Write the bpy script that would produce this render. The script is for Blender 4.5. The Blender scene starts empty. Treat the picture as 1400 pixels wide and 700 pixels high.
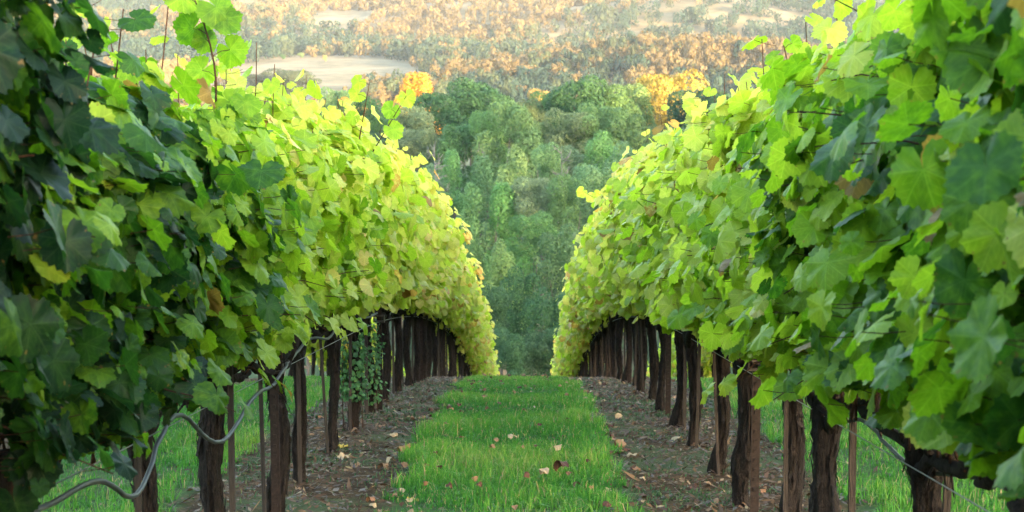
import bpy, math, random
import numpy as np
from mathutils import Matrix, Vector

# ------------------------------------------------------------------ camera, sky, sun, exposure
scene = bpy.context.scene
COL = scene.collection
rad = math.radians
CAM_Z = 1.47
F_PX = 2300.0                     # focal length in pixels of the 1400 px wide photograph

cam_data = bpy.data.cameras.new("camera")
camera = bpy.data.objects.new("camera", cam_data)
COL.objects.link(camera)
camera.location = (0, 0, CAM_Z)
camera.rotation_euler = (rad(90 - 7.26), 0, rad(0.55))
cam_data.sensor_width = 36
cam_data.lens = F_PX / 1400 * 36
cam_data.clip_start = 0.05
cam_data.clip_end = 20000
cam_data.dof.use_dof = True
cam_data.dof.focus_distance = 9.0
cam_data.dof.aperture_fstop = 8.0
scene.camera = camera

SUN_EL, SUN_AZ = 7.0, 140.0       # degrees; azimuth clockwise from the view direction: low, behind the camera, to the right
world = bpy.data.worlds.new("World")
scene.world = world
world.use_nodes = True
wn = world.node_tree
sky = wn.nodes.new('ShaderNodeTexSky')
sky.sky_type = 'NISHITA'
sky.sun_disc = False
sky.sun_elevation = rad(SUN_EL)
sky.sun_rotation = rad(SUN_AZ)
sky.dust_density = 1.5
wn.links.new(sky.outputs[0], wn.nodes['Background'].inputs[0])
wn.nodes['Background'].inputs[1].default_value = 0.15

sun_data = bpy.data.lights.new("sun", 'SUN')
sun_data.energy = 2.6
sun_data.angle = rad(0.5)
sun_data.color = (1.0, 0.69, 0.38)
sun = bpy.data.objects.new("sun", sun_data)
COL.objects.link(sun)
sd = Vector((math.sin(rad(SUN_AZ)) * math.cos(rad(SUN_EL)), math.cos(rad(SUN_AZ)) * math.cos(rad(SUN_EL)), math.sin(rad(SUN_EL))))
sun.rotation_euler = sd.to_track_quat('Z', 'Y').to_euler()

scene.view_settings.view_transform = 'Standard'
scene.view_settings.look = 'None'
scene.view_settings.gamma = 1.0
scene.view_settings.use_curve_mapping = False
scene.view_settings.exposure = 4.2
scene.render.engine = 'CYCLES'
cy = scene.cycles
cy.use_denoising = True
cy.max_bounces = 8
cy.diffuse_bounces = 4
cy.transmission_bounces = 5
cy.glossy_bounces = 2
cy.caustics_reflective = False
cy.caustics_refractive = False

# ------------------------------------------------------------------ helpers
def srgb(r, g, b):
    f = lambda c: (c / 255) / 12.92 if c / 255 <= 0.04045 else ((c / 255 + 0.055) / 1.055) ** 2.4
    return (f(r), f(g), f(b), 1)

def mesh_from(name, V, F, mats=(), attrs=None, smooth=True, mat_ids=None):
    """V (n,3); F a list of (m,3) / (m,4) integer arrays; attrs {name: (n,) floats, (n,2) or (n,3) vectors}."""
    V = np.asarray(V, np.float32)
    F = [np.asarray(f, np.int32) for f in F if len(f)]
    me = bpy.data.meshes.new(name)
    me.vertices.add(len(V))
    me.vertices.foreach_set("co", V.ravel())
    tot = np.concatenate([np.full(len(f), f.shape[1], np.int32) for f in F])
    idx = np.concatenate([f.ravel() for f in F])
    start = np.concatenate([[0], np.cumsum(tot)[:-1]]).astype(np.int32)
    me.loops.add(len(idx))
    me.loops.foreach_set("vertex_index", idx)
    me.polygons.add(len(tot))
    me.polygons.foreach_set("loop_start", start)
    me.polygons.foreach_set("loop_total", tot)
    for m in mats:
        me.materials.append(m)
    if mat_ids is not None:
        me.polygons.foreach_set("material_index", np.concatenate([np.asarray(i, np.int32) for i in mat_ids]))
    me.polygons.foreach_set("use_smooth", np.full(len(tot), smooth))
    for k, a in (attrs or {}).items():
        a = np.asarray(a, np.float32)
        if a.ndim == 1:
            at = me.attributes.new(k, 'FLOAT', 'POINT'); at.data.foreach_set("value", a)
        elif a.shape[1] == 2:
            at = me.attributes.new(k, 'FLOAT2', 'POINT'); at.data.foreach_set("vector", a.ravel())
        else:
            at = me.attributes.new(k, 'FLOAT_VECTOR', 'POINT'); at.data.foreach_set("vector", a.ravel())
    me.update(calc_edges=True)
    me.validate()
    return me

class MB:
    """Collects pieces of geometry for ONE mesh."""
    def __init__(self):
        self.V, self.T, self.Q, self.n, self.A = [], [], [], 0, []
    def add(self, V, F, a=0.0):
        V = np.asarray(V, float)
        self.V.append(V)
        for f in F:
            f = np.asarray(f, int)
            if not len(f): continue
            (self.T if f.shape[1] == 3 else self.Q).append(f + self.n)
        self.A.append(np.full(len(V), a) if np.isscalar(a) else np.asarray(a))
        self.n += len(V)
    def box(self, lo, hi, a=0.0):
        (x0, y0, z0), (x1, y1, z1) = lo, hi
        V = [(x0,y0,z0),(x1,y0,z0),(x1,y1,z0),(x0,y1,z0),(x0,y0,z1),(x1,y0,z1),(x1,y1,z1),(x0,y1,z1)]
        self.add(V, [[(0,3,2,1),(4,5,6,7),(0,1,5,4),(1,2,6,5),(2,3,7,6),(3,0,4,7)]], a)
    def tube(self, P, R, sides=6, a=0.0, cap=True):
        V, F = tube_geo(P, R, sides, cap)
        self.add(V, F, a)
    def mesh(self, name, mats, smooth=True, attr='v'):
        F = []
        if self.T: F.append(np.concatenate(self.T))
        if self.Q: F.append(np.concatenate(self.Q))
        return mesh_from(name, np.concatenate(self.V), F, mats, {attr: np.concatenate(self.A)}, smooth)

def tube_geo(P, R, sides=6, cap=True):
    P = np.asarray(P, float)
    n = len(P)
    R = np.full(n, R) if np.isscalar(R) else np.asarray(R, float)
    T = np.gradient(P, axis=0)
    T /= np.linalg.norm(T, axis=1)[:, None] + 1e-9
    ref = np.array([1.0, 0, 0]) if abs(T[:, 0]).mean() < 0.8 else np.array([0, 0, 1.0])
    U = np.cross(T, ref); U /= np.linalg.norm(U, axis=1)[:, None] + 1e-9
    W = np.cross(T, U)
    th = np.arange(sides) / sides * 2 * math.pi
    V = P[:, None, :] + R[:, None, None] * (np.cos(th)[None, :, None] * U[:, None, :] + np.sin(th)[None, :, None] * W[:, None, :])
    V = V.reshape(-1, 3)
    i = np.arange(n - 1)[:, None] * sides
    j = np.arange(sides)[None, :]
    k = (j + 1) % sides
    Q = np.stack([i + j, i + k, i + sides + k, i + sides + j], -1).reshape(-1, 4)
    F = [Q]
    if cap:
        V = np.concatenate([V, P[:1], P[-1:]])
        a, b = n * sides, n * sides + 1
        jj = np.arange(sides); kk = (jj + 1) % sides
        F.append(np.concatenate([np.stack([np.full(sides, a), kk, jj], -1), np.stack([np.full(sides, b), (n-1)*sides + jj, (n-1)*sides + kk], -1)]))
    return V, F

def link(name, data, parent=None, loc=(0, 0, 0), rot=(0, 0, 0), scale=(1, 1, 1)):
    o = bpy.data.objects.new(name, data)
    COL.objects.link(o)
    o.parent = parent
    o.location, o.rotation_euler, o.scale = loc, rot, scale
    return o

def tag(o, label=None, cat=None, group=None, kind=None):
    if label: o["label"] = label
    if cat: o["category"] = cat
    if group: o["group"] = group
    if kind: o["kind"] = kind
    return o

def fbm2(x, y, seed, f0, octaves=4, gain=0.5):
    """Smooth value built from rotated sine products, roughly -1..1."""
    r = np.random.default_rng(seed)
    out, amp, tot = np.zeros(np.broadcast(x, y).shape), 1.0, 0.0
    for o in range(octaves):
        for _ in range(3):
            a, p, q = r.uniform(0, 2 * math.pi, 3)
            f = f0 * 2 ** o * r.uniform(0.75, 1.3)
            out = out + amp * np.sin((x * math.cos(a) + y * math.sin(a)) * f + p) * np.cos((-x * math.sin(a) + y * math.cos(a)) * f * 0.7 + q) / 2.0
        tot += amp
        amp *= gain
    return out / tot

# ------------------------------------------------------------------ node helper
class NT:
    def __init__(self, name):
        self.mat = bpy.data.materials.new(name)
        self.mat.use_nodes = True
        self.t = self.mat.node_tree
        self.t.nodes.clear()
        self.out = self.t.nodes.new('ShaderNodeOutputMaterial')
    def n(self, typ, **kw):
        nd = self.t.nodes.new(typ)
        for k, v in kw.items(): setattr(nd, k, v)
        return nd
    def l(self, a, b): self.t.links.new(a, b)
    def put(self, sock, v):
        if hasattr(v, 'is_output') or isinstance(v, bpy.types.NodeSocket): self.l(v, sock)
        else: sock.default_value = v
    def math(self, op, a, b=None, c=None, clamp=False):
        nd = self.n('ShaderNodeMath', operation=op); nd.use_clamp = clamp
        for i, v in enumerate((a, b, c)):
            if v is not None: self.put(nd.inputs[i], v)
        return nd.outputs[0]
    def mix(self, fac, a, b, blend='MIX'):
        nd = self.n('ShaderNodeMix', data_type='RGBA', blend_type=blend)
        self.put(nd.inputs['Factor'], fac)
        self.put(nd.inputs[6], a); self.put(nd.inputs[7], b)
        return nd.outputs[2]
    def ramp(self, fac, stops, interp='LINEAR'):
        nd = self.n('ShaderNodeValToRGB')
        cr = nd.color_ramp; cr.interpolation = interp
        while len(cr.elements) < len(stops): cr.elements.new(0.5)
        for e, (p, c) in zip(cr.elements, stops):
            e.position = p; e.color = c if len(c) == 4 else (*c, 1)
        self.put(nd.inputs[0], fac)
        return nd.outputs[0]
    def noise(self, vec, scale, detail=4, rough=0.55, out=0):
        nd = self.n('ShaderNodeTexNoise')
        if vec is not None: self.l(vec, nd.inputs['Vector'])
        nd.inputs['Scale'].default_value = scale; nd.inputs['Detail'].default_value = detail; nd.inputs['Roughness'].default_value = rough
        return nd.outputs[out]
    def attr(self, name, kind='GEOMETRY', out='Fac'):
        nd = self.n('ShaderNodeAttribute', attribute_name=name, attribute_type=kind)
        return nd.outputs[out]
    def mapr(self, v, a, b, c=0.0, d=1.0, smooth=False):
        nd = self.n('ShaderNodeMapRange')
        if smooth: nd.interpolation_type = 'SMOOTHSTEP'
        self.put(nd.inputs[0], v)
        for i, x in enumerate((a, b, c, d)): self.put(nd.inputs[i + 1], x)
        return nd.outputs[0]
    def bsdf(self, color, rough=0.8, spec=0.3, normal=None, metallic=0.0):
        p = self.n('ShaderNodeBsdfPrincipled')
        self.put(p.inputs['Base Color'], color); self.put(p.inputs['Roughness'], rough)
        self.put(p.inputs['Specular IOR Level'], spec); self.put(p.inputs['Metallic'], metallic)
        if normal is not None: self.l(normal, p.inputs['Normal'])
        return p.outputs[0]
    def bump(self, h, strength=0.5, dist=0.01):
        nd = self.n('ShaderNodeBump')
        self.put(nd.inputs['Height'], h); nd.inputs['Strength'].default_value = strength; nd.inputs['Distance'].default_value = dist
        return nd.outputs[0]
    def done(self, sh):
        self.l(sh, self.out.inputs['Surface']); return self.mat

# ------------------------------------------------------------------ materials
def leaf_material():
    m = NT("vine_leaf")
    lr = m.attr('lr'); aut = m.attr('autumn', 'OBJECT')  # autumn: leaf yellowing, and light and shade painted into the nearest vines
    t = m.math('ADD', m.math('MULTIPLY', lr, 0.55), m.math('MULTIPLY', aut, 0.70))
    uvn = m.n('ShaderNodeAttribute', attribute_name='luv')
    sep = m.n('ShaderNodeSeparateXYZ'); m.l(uvn.outputs['Vector'], sep.inputs[0])
    u, v = sep.outputs[0], sep.outputs[1]
    # yellowing starts from the leaf margin
    r = m.math('SQRT', m.math('ADD', m.math('MULTIPLY', u, u), m.math('MULTIPLY', v, v)))
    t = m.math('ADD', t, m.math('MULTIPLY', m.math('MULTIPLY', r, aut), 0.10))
    va = m.n('ShaderNodeVectorMath', operation='ADD'); cmb = m.n('ShaderNodeCombineXYZ')
    for q in range(3): m.l(m.math('MULTIPLY', lr, 37.0 + 11 * q), cmb.inputs[q])
    m.l(uvn.outputs['Vector'], va.inputs[0]); m.l(cmb.outputs[0], va.inputs[1])
    pn = m.noise(va.outputs[0], 3.0, 4)
    sn = m.noise(va.outputs[0], 4.5, 3)
    t = m.math('ADD', t, m.math('MULTIPLY', m.math('SUBTRACT', pn, 0.5), 0.26))
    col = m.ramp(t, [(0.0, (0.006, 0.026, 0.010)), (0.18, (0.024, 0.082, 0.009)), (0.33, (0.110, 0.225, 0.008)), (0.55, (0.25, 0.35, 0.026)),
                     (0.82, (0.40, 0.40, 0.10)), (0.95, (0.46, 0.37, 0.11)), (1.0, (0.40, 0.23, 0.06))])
    # brown blotches towards the margin of some leaves
    blot = m.mapr(m.math('ADD', sn, m.math('MULTIPLY', m.math('SUBTRACT', r, 0.7), 0.22)), 0.66, 0.72, 0.0, 0.8, True)
    col = m.mix(blot, col, (0.17, 0.10, 0.03, 1))
    # a few dry leaves
    dry = m.math('GREATER_THAN', m.attr('dry'), 0.5)
    col = m.mix(dry, col, (0.19, 0.12, 0.03, 1))
    # palmate veins
    md = None
    for a in (0.0, 50.0, -50.0, 104.0, -104.0):
        c, s = math.cos(rad(a)), math.sin(rad(a))
        along = m.math('ADD', m.math('MULTIPLY', u, c), m.math('MULTIPLY', v, s))
        perp = m.math('ABSOLUTE', m.math('SUBTRACT', m.math('MULTIPLY', v, c), m.math('MULTIPLY', u, s)))
        perp = m.math('ADD', perp, m.math('MULTIPLY', m.math('LESS_THAN', along, 0.0), 10.0))
        # side veins leaving the main vein at an angle
        sv = m.math('ABSOLUTE', m.math('SUBTRACT', m.math('FRACT', m.math('MULTIPLY', m.math('SUBTRACT', along, m.math('MULTIPLY', perp, 0.9)), 5.0)), 0.5))
        sv = m.math('ADD', m.math('MULTIPLY', sv, 0.17), m.math('MULTIPLY', m.math('GREATER_THAN', perp, 0.28), 1.0))
        perp = m.math('MINIMUM', perp, m.math('ADD', sv, 0.012))
        md = perp if md is None else m.math('MINIMUM', md, perp)
    vein = m.mapr(md, 0.008, 0.030, 1.0, 0.0, True)
    pale = m.mix(0.12, m.mix(1.0, col, (1.9, 1.7, 1.9, 1), "MULTIPLY"), (0.22, 0.28, 0.10, 1))
    col = m.mix(m.math('MULTIPLY', vein, 0.5), col, pale)
    bump = m.bump(m.math('ADD', m.math('MULTIPLY', md, -1.0), m.math('MULTIPLY', pn, 0.15)), 0.5, 0.006)
    p = m.bsdf(col, 0.52, 0.22, bump)
    tr = m.n('ShaderNodeBsdfTranslucent')
    tcol = m.mix(1.0, col, (1.45, 1.45, 0.75, 1), 'MULTIPLY')
    m.l(tcol, tr.inputs[0])
    mx = m.n('ShaderNodeMixShader'); mx.inputs[0].default_value = 0.54
    m.l(p, mx.inputs[1]); m.l(tr.outputs[0], mx.inputs[2])
    return m.done(mx.outputs[0])

def bark_material(name, c0, c1, stretch=6.0, scale=18.0):
    m = NT(name)
    tc = m.n('ShaderNodeTexCoord'); mp = m.n('ShaderNodeMapping')
    m.l(tc.outputs['Object'], mp.inputs[0]); mp.inputs['Scale'].default_value = (1, 1, 1 / stretch)
    n1 = m.noise(mp.outputs[0], scale, 6, 0.65)
    n2 = m.noise(mp.outputs[0], scale * 4, 4, 0.6)
    f = m.math('ADD', m.math('MULTIPLY', n1, 0.65), m.math('MULTIPLY', n2, 0.35))
    col = m.ramp(f, [(0.30, c0), (0.55, tuple((a + b) / 2 for a, b in zip(c0, c1))), (0.72, c1)])
    return m.done(m.bsdf(col, 0.9, 0.15, m.bump(f, 1.0, 0.02)))

def plain(name, color, rough=0.7, spec=0.3, metallic=0.0, nscale=30.0, var=0.35):
    m = NT(name)
    tc = m.n('ShaderNodeTexCoord')
    f = m.noise(tc.outputs['Object'], nscale, 5, 0.6)
    dark = tuple(c * (1 - var) for c in color); light = tuple(min(1, c * (1 + var)) for c in color)
    col = m.ramp(f, [(0.3, dark), (0.7, light)])
    return m.done(m.bsdf(col, rough, spec, m.bump(f, 0.3, 0.004), metallic))

def blade_material(name, stops, trans=0.35):
    m = NT(name)
    col = m.ramp(m.attr('v'), stops)
    p = m.bsdf(col, 0.55, 0.3)
    tr = m.n('ShaderNodeBsdfTranslucent'); m.l(col, tr.inputs[0])
    mx = m.n('ShaderNodeMixShader'); mx.inputs[0].default_value = trans
    m.l(p, mx.inputs[1]); m.l(tr.outputs[0], mx.inputs[2])
    return m.done(mx.outputs[0])

def crown_material(name, source='OBJECT'):
    m = NT(name)
    if source == 'OBJECT':
        c = m.attr('leaf_tint', 'OBJECT', 'Color')
    else:
        c = m.attr('leaf_tint', 'GEOMETRY', 'Color')
    v = m.attr('v')
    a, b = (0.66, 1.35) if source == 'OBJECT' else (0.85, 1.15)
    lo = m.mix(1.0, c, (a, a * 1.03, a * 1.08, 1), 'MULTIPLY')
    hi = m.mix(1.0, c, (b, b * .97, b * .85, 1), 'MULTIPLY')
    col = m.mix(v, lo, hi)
    p = m.bsdf(col, 0.7, 0.2)
    tr = m.n('ShaderNodeBsdfTranslucent'); m.l(col, tr.inputs[0])
    mx = m.n('ShaderNodeMixShader'); mx.inputs[0].default_value = 0.25
    m.l(p, mx.inputs[1]); m.l(tr.outputs[0], mx.inputs[2])
    return m.done(mx.outputs[0])

ROW0, ROWSP = -1.36, 2.56

def ground_material():
    m = NT("ground")
    g = m.n('ShaderNodeNewGeometry')
    sep = m.n('ShaderNodeSeparateXYZ'); m.l(g.outputs['Position'], sep.inputs[0])
    x, y = sep.outputs[0], sep.outputs[1]
    pos = g.outputs['Position']
    # distance to the nearest vine row
    q = m.math('ADD', m.math('DIVIDE', m.math('SUBTRACT', x, ROW0), ROWSP), 0.5)
    q = m.math('ABSOLUTE', m.math('SUBTRACT', m.math('FRACT', q), 0.5))
    d = m.math('MULTIPLY', q, ROWSP)
    d = m.math('ADD', d, m.math('MULTIPLY', m.math('SUBTRACT', m.noise(pos, 1.6, 5), 0.5), 0.42))
    soilmask = m.mapr(d, 0.52, 0.68, 1.0, 0.0, True)
    s1 = m.noise(pos, 9.0, 8, 0.7); s2 = m.noise(pos, 55.0, 5, 0.65)
    sf = m.math('ADD', m.math('MULTIPLY', s1, 0.55), m.math('MULTIPLY', s2, 0.45))
    soil = m.ramp(sf, [(0.36, (0.010, 0.0055, 0.0025)), (0.47, (0.045, 0.025, 0.011)), (0.57, (0.092, 0.050, 0.022)), (0.70, (0.19, 0.11, 0.055))])
    moss = m.mapr(m.noise(pos, 1.1, 5, 0.6), 0.50, 0.62, 0.0, 0.6, True)
    soil = m.mix(moss, soil, m.mix(s2, (0.03, 0.06, 0.02, 1), (0.09, 0.13, 0.05, 1)))
    turf = m.ramp(sf, [(0.3, (0.020, 0.036, 0.014)), (0.52, (0.050, 0.090, 0.025)), (0.70, (0.13, 0.105, 0.055))])
    near = m.mix(soilmask, turf, soil)
    wood = m.ramp(m.noise(pos, 0.15, 5), [(0.35, (0.020, 0.035, 0.015)), (0.65, (0.055, 0.075, 0.03))])
    f1 = m.noise(pos, 0.02, 6, 0.65); f2 = m.noise(pos, 0.12, 4, 0.6)
    straw = m.ramp(m.math('ADD', m.math('MULTIPLY', f1, 0.6), m.math('MULTIPLY', f2, 0.4)), [(0.38, (0.075, 0.062, 0.032)), (0.50, (0.125, 0.103, 0.058)), (0.62, (0.185, 0.150, 0.090))])
    col = m.mix(m.mapr(y, 62, 85, 0, 1, True), near, wood)
    col = m.mix(m.mapr(y, 420, 600, 0, 1, True), col, straw)
    bump = m.bump(sf, 0.8, 0.03)
    return m.done(m.bsdf(col, 0.95, 0.1, bump))

M_LEAF = leaf_material()
M_BARK = bark_material("vine_bark", (0.0035, 0.0028, 0.0024), (0.050, 0.037, 0.030), 3.5, 46.0)
M_CANE = bark_material("vine_cane", (0.030, 0.014, 0.010), (0.11, 0.052, 0.030), 3.0, 40.0)
M_STAKE = bark_material("weathered_stake", (0.026, 0.020, 0.016), (0.085, 0.064, 0.050), 12.0, 30.0)
M_RUST = plain("rusted_steel", (0.024, 0.015, 0.011), 0.8, 0.25, 0.2, 45.0, 0.45)
M_STEEL = plain("dull_steel", (0.09, 0.075, 0.065), 0.55, 0.4, 0.6, 40.0, 0.3)
M_WIRE = plain("galvanised_wire", (0.20, 0.20, 0.20), 0.5, 0.5, 0.7, 30.0, 0.2)
M_HOSE = plain("drip_hose", (0.045, 0.052, 0.058), 0.5, 0.5, 0.0, 14.0, 0.3)
M_GRASS = blade_material("grass_blade", [(0.0, (0.014, 0.085, 0.014)), (0.35, (0.044, 0.195, 0.018)), (0.65, (0.090, 0.270, 0.026)), (0.90, (0.19, 0.32, 0.05)), (1.0, (0.36, 0.28, 0.13))])
M_WEED = blade_material("weed", [(0.0, (0.025, 0.07, 0.025)), (0.6, (0.055, 0.12, 0.045)), (1.0, (0.13, 0.16, 0.07))])
M_LITTER = blade_material("litter", [(0.0, (0.045, 0.026, 0.017)), (0.4, (0.070, 0.036, 0.016)), (0.7, (0.13, 0.073, 0.034)), (0.92, (0.25, 0.16, 0.08)), (1.0, (0.36, 0.29, 0.10))], 0.1)
M_CREEPER = blade_material("creeper_leaf", [(0.0, (0.03, 0.09, 0.03)), (1.0, (0.10, 0.24, 0.07))])
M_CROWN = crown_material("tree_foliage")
M_FARCROWN = crown_material("far_foliage", 'GEOMETRY')
M_TRUNK = bark_material("tree_bark", (0.05, 0.04, 0.032), (0.20, 0.165, 0.13), 4.0, 2.0)
M_DEADWOOD = bark_material("dead_wood", (0.10, 0.09, 0.085), (0.24, 0.22, 0.20), 4.0, 2.0)
M_GROUND = ground_material()

# ------------------------------------------------------------------ terrain
_py = np.array([-1150, -1000, -840, -760, -700])
_pz = np.array([105, 130, 147, 148, 144.9])  # unseen hill behind the camera, shaped to shade vineyard and wood
_fy = np.array([88, 100, 112, 130, 180, 240, 300, 400, 560, 780, 950, 1150, 1500, 2000, 2600, 3200, 3600])
_fz = np.array([0, -29.6, -33, -35, -29, -20, -22, -32, -31, -21.5, -16, -7.5, 17, 50, 98, 150, 165])
_fz = _fz.astype(float)
_fz[0] = -0.12 * 88 - 0.0035 * 38 ** 2 - 0.266 * 38

def ground_profile(y):
    y = np.asarray(y, float)
    a = np.maximum(0, np.minimum(y, 50) - 12)
    near = -0.12 * y - 0.0035 * a * a - 0.266 * np.maximum(0, y - 50)
    t = np.clip((y - 80) / 16, 0, 1)
    far = np.interp(y, _fy, _fz)
    behind = np.interp(y, _py, _pz)
    z = near * (1 - t) + far * t
    return np.where(y < -700, behind, z)

def ground_z(x, y):
    x = np.asarray(x, float); y = np.asarray(y, float)
    z = ground_profile(y)
    z = np.where((y < 0) & (y >= -700), -0.12 * y + 0.088 * np.maximum(0, -y - 8), z)
    far = np.clip((y - 420) / 600, 0, 1)
    field = np.exp(-(((x + 150) / 110) ** 2 + ((y - 960) / 190) ** 2))
    und = 30 * fbm2(x, y, 3, 0.0105, 3, 0.40) * far * (0.5 + 0.5 * np.clip((y - 900) / 900, 0, 1.6)) * (1 - 0.9 * field)
    big = 26 * fbm2(x, y, 8, 0.0032, 2, 0.5) * np.clip((y - 1150) / 900, 0, 1.8)
    mid = 1.6 * fbm2(x, y, 5, 0.03, 3) * np.clip((y - 90) / 60, 0, 1) * (1 - far)
    back = 7.0 * fbm2(x, y, 11, 0.020, 4, 0.6) * np.clip((-y - 560) / 120, 0, 1)
    ridges = 0
    for ax, ay, bx, by, hh, ww in ((-260, 1520, 430, 1130, 26, 120), (-560, 2050, 640, 2500, 46, 230), (60, 830, 330, 690, 9, 80), (-420, 1180, -200, 1330, 14, 90)):
        L2 = (bx - ax) ** 2 + (by - ay) ** 2
        tt = np.clip(((x - ax) * (bx - ax) + (y - ay) * (by - ay)) / L2, 0, 1)
        dd = np.hypot(x - ax - tt * (bx - ax), y - ay - tt * (by - ay))
        ridges = ridges + hh * np.exp(-(dd / ww) ** 2) * (1 - .6 * field)
    return z + und + big + mid + back + ridges

def build_ground():
    ys = np.concatenate([np.arange(-1150, -60, 22), np.arange(-60, 0, 6), np.arange(0, 60, 0.4), np.arange(60, 130, 2.0), np.arange(130, 420, 8),
                         np.arange(420, 1800, 18), np.arange(1800, 3601, 45)])
    xn = np.concatenate([np.arange(0, 12, 0.4), np.arange(12, 40, 2), np.arange(40, 200, 10), np.arange(200, 1000, 25), np.arange(1000, 1700, 70)])
    xs = np.concatenate([-xn[::-1][:-1], xn])
    X, Y = np.meshgrid(xs, ys)
    Z = ground_z(X, Y)
    near = (np.abs(X) < 12) & (Y > 0) & (Y < 60)
    Z = Z + np.where(near, 0.018 * fbm2(X, Y, 21, 2.2, 3), 0)
    V = np.stack([X, Y, Z], -1).reshape(-1, 3)
    nx = len(xs)
    i = np.arange(len(ys) - 1)[:, None] * nx + np.arange(nx - 1)[None, :]
    Q = np.stack([i, i + 1, i + nx + 1, i + nx], -1).reshape(-1, 4)
    tag(link("ground", mesh_from("ground", V, [Q], [M_GROUND])), "vineyard hillside of grass and bare soil strips with fields beyond", "ground", kind="structure")
build_ground()

def gz(x, y): return float(ground_z(np.float64(x), np.float64(y)))

# ------------------------------------------------------------------ vine leaves
_ang = [0, 14, 27, 40, 51, 66, 80, 94, 106, 124, 145, 160, 171, 180]
_rad = [1.0, 0.93, 0.83, 0.89, 0.94, 0.90, 0.82, 0.86, 0.88, 0.84, 0.82, 0.76, 0.58, 0.12]

def leaf_template(n, rings, tooth=0.0):
    th = (np.arange(n) + 0.5) / n * 2 * math.pi - math.pi
    r = np.interp(np.abs(np.degrees(th)), _ang, _rad)
    r = r * (1 + tooth * np.where(np.arange(n) % 2 == 0, 1, -1))
    pts = [np.zeros((1, 2))]
    for k in range(1, rings + 1):
        f = k / rings
        rr = r * f if k == rings else r * f * 0.98 / (1 + 0 * tooth)
        pts.append(np.stack([rr * np.cos(th), rr * np.sin(th)], -1))
    P = np.concatenate(pts)
    j = np.arange(n - 1)
    T = np.stack([np.zeros(n - 1, int), 1 + j, 2 + j], -1)
    Q = []
    for k in range(1, rings):
        a, b = 1 + (k - 1) * n, 1 + k * n
        Q.append(np.stack([a + j, b + j, b + j + 1, a + j + 1], -1))
    return P, T, (np.concatenate(Q) if Q else np.zeros((0, 4), int))

TPL_HI = leaf_template(44, 2, 0.05)
TPL_MID = leaf_template(18, 1, 0.03)
TPL_LO = leaf_template(11, 1, 0.0)

def norm(a): return a / (np.linalg.norm(a, axis=-1, keepdims=True) + 1e-9)

def leaves_geo(P, N, D, R, tpl, rng, curl=1.0):
    """Leaf blades: P petiole junction, N blade normal, D direction of the midrib, R size."""
    uv, T, Q = tpl
    n = len(P); m = len(uv)
    N = norm(N); D = norm(D - (D * N).sum(-1, keepdims=True) * N); S = np.cross(N, D)
    u = uv[None, :, 0]; v = uv[None, :, 1]
    c1 = rng.uniform(-0.10, 0.38, (n, 1)) * curl; c2 = rng.uniform(-0.45, 0.28, (n, 1)) * curl; c3 = rng.uniform(-0.25, 0.25, (n, 1)) * curl
    ph = rng.uniform(0, 6.28, (n, 1)); wr = rng.uniform(0.02, 0.10, (n, 1)) * curl
    th = np.arctan2(v, u); rr = np.sqrt(u * u + v * v)
    w = -c1 * u * u * 0.9 + c2 * np.abs(v) - 0.22 * np.abs(c2) * v * v + c3 * u * v + wr * np.cos(5 * th + ph) * rr ** 2 + 0.05 * np.cos(7.0 * th) * rr ** 1.5
    sx = rng.uniform(0.88, 1.12, (n, 1))
    V = P[:, None, :] + R[:, None, None] * (u[..., None] * D[:, None, :] + (v * sx)[..., None] * S[:, None, :] + w[..., None] * N[:, None, :])
    base = (np.arange(n) * m)[:, None, None]
    TT = (T[None] + base).reshape(-1, 3)
    QQ = (Q[None] + base).reshape(-1, 4)
    luv = np.broadcast_to(uv[None], (n, m, 2)).reshape(-1, 2)
    return V.reshape(-1, 3), TT, QQ, luv, m

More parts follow.
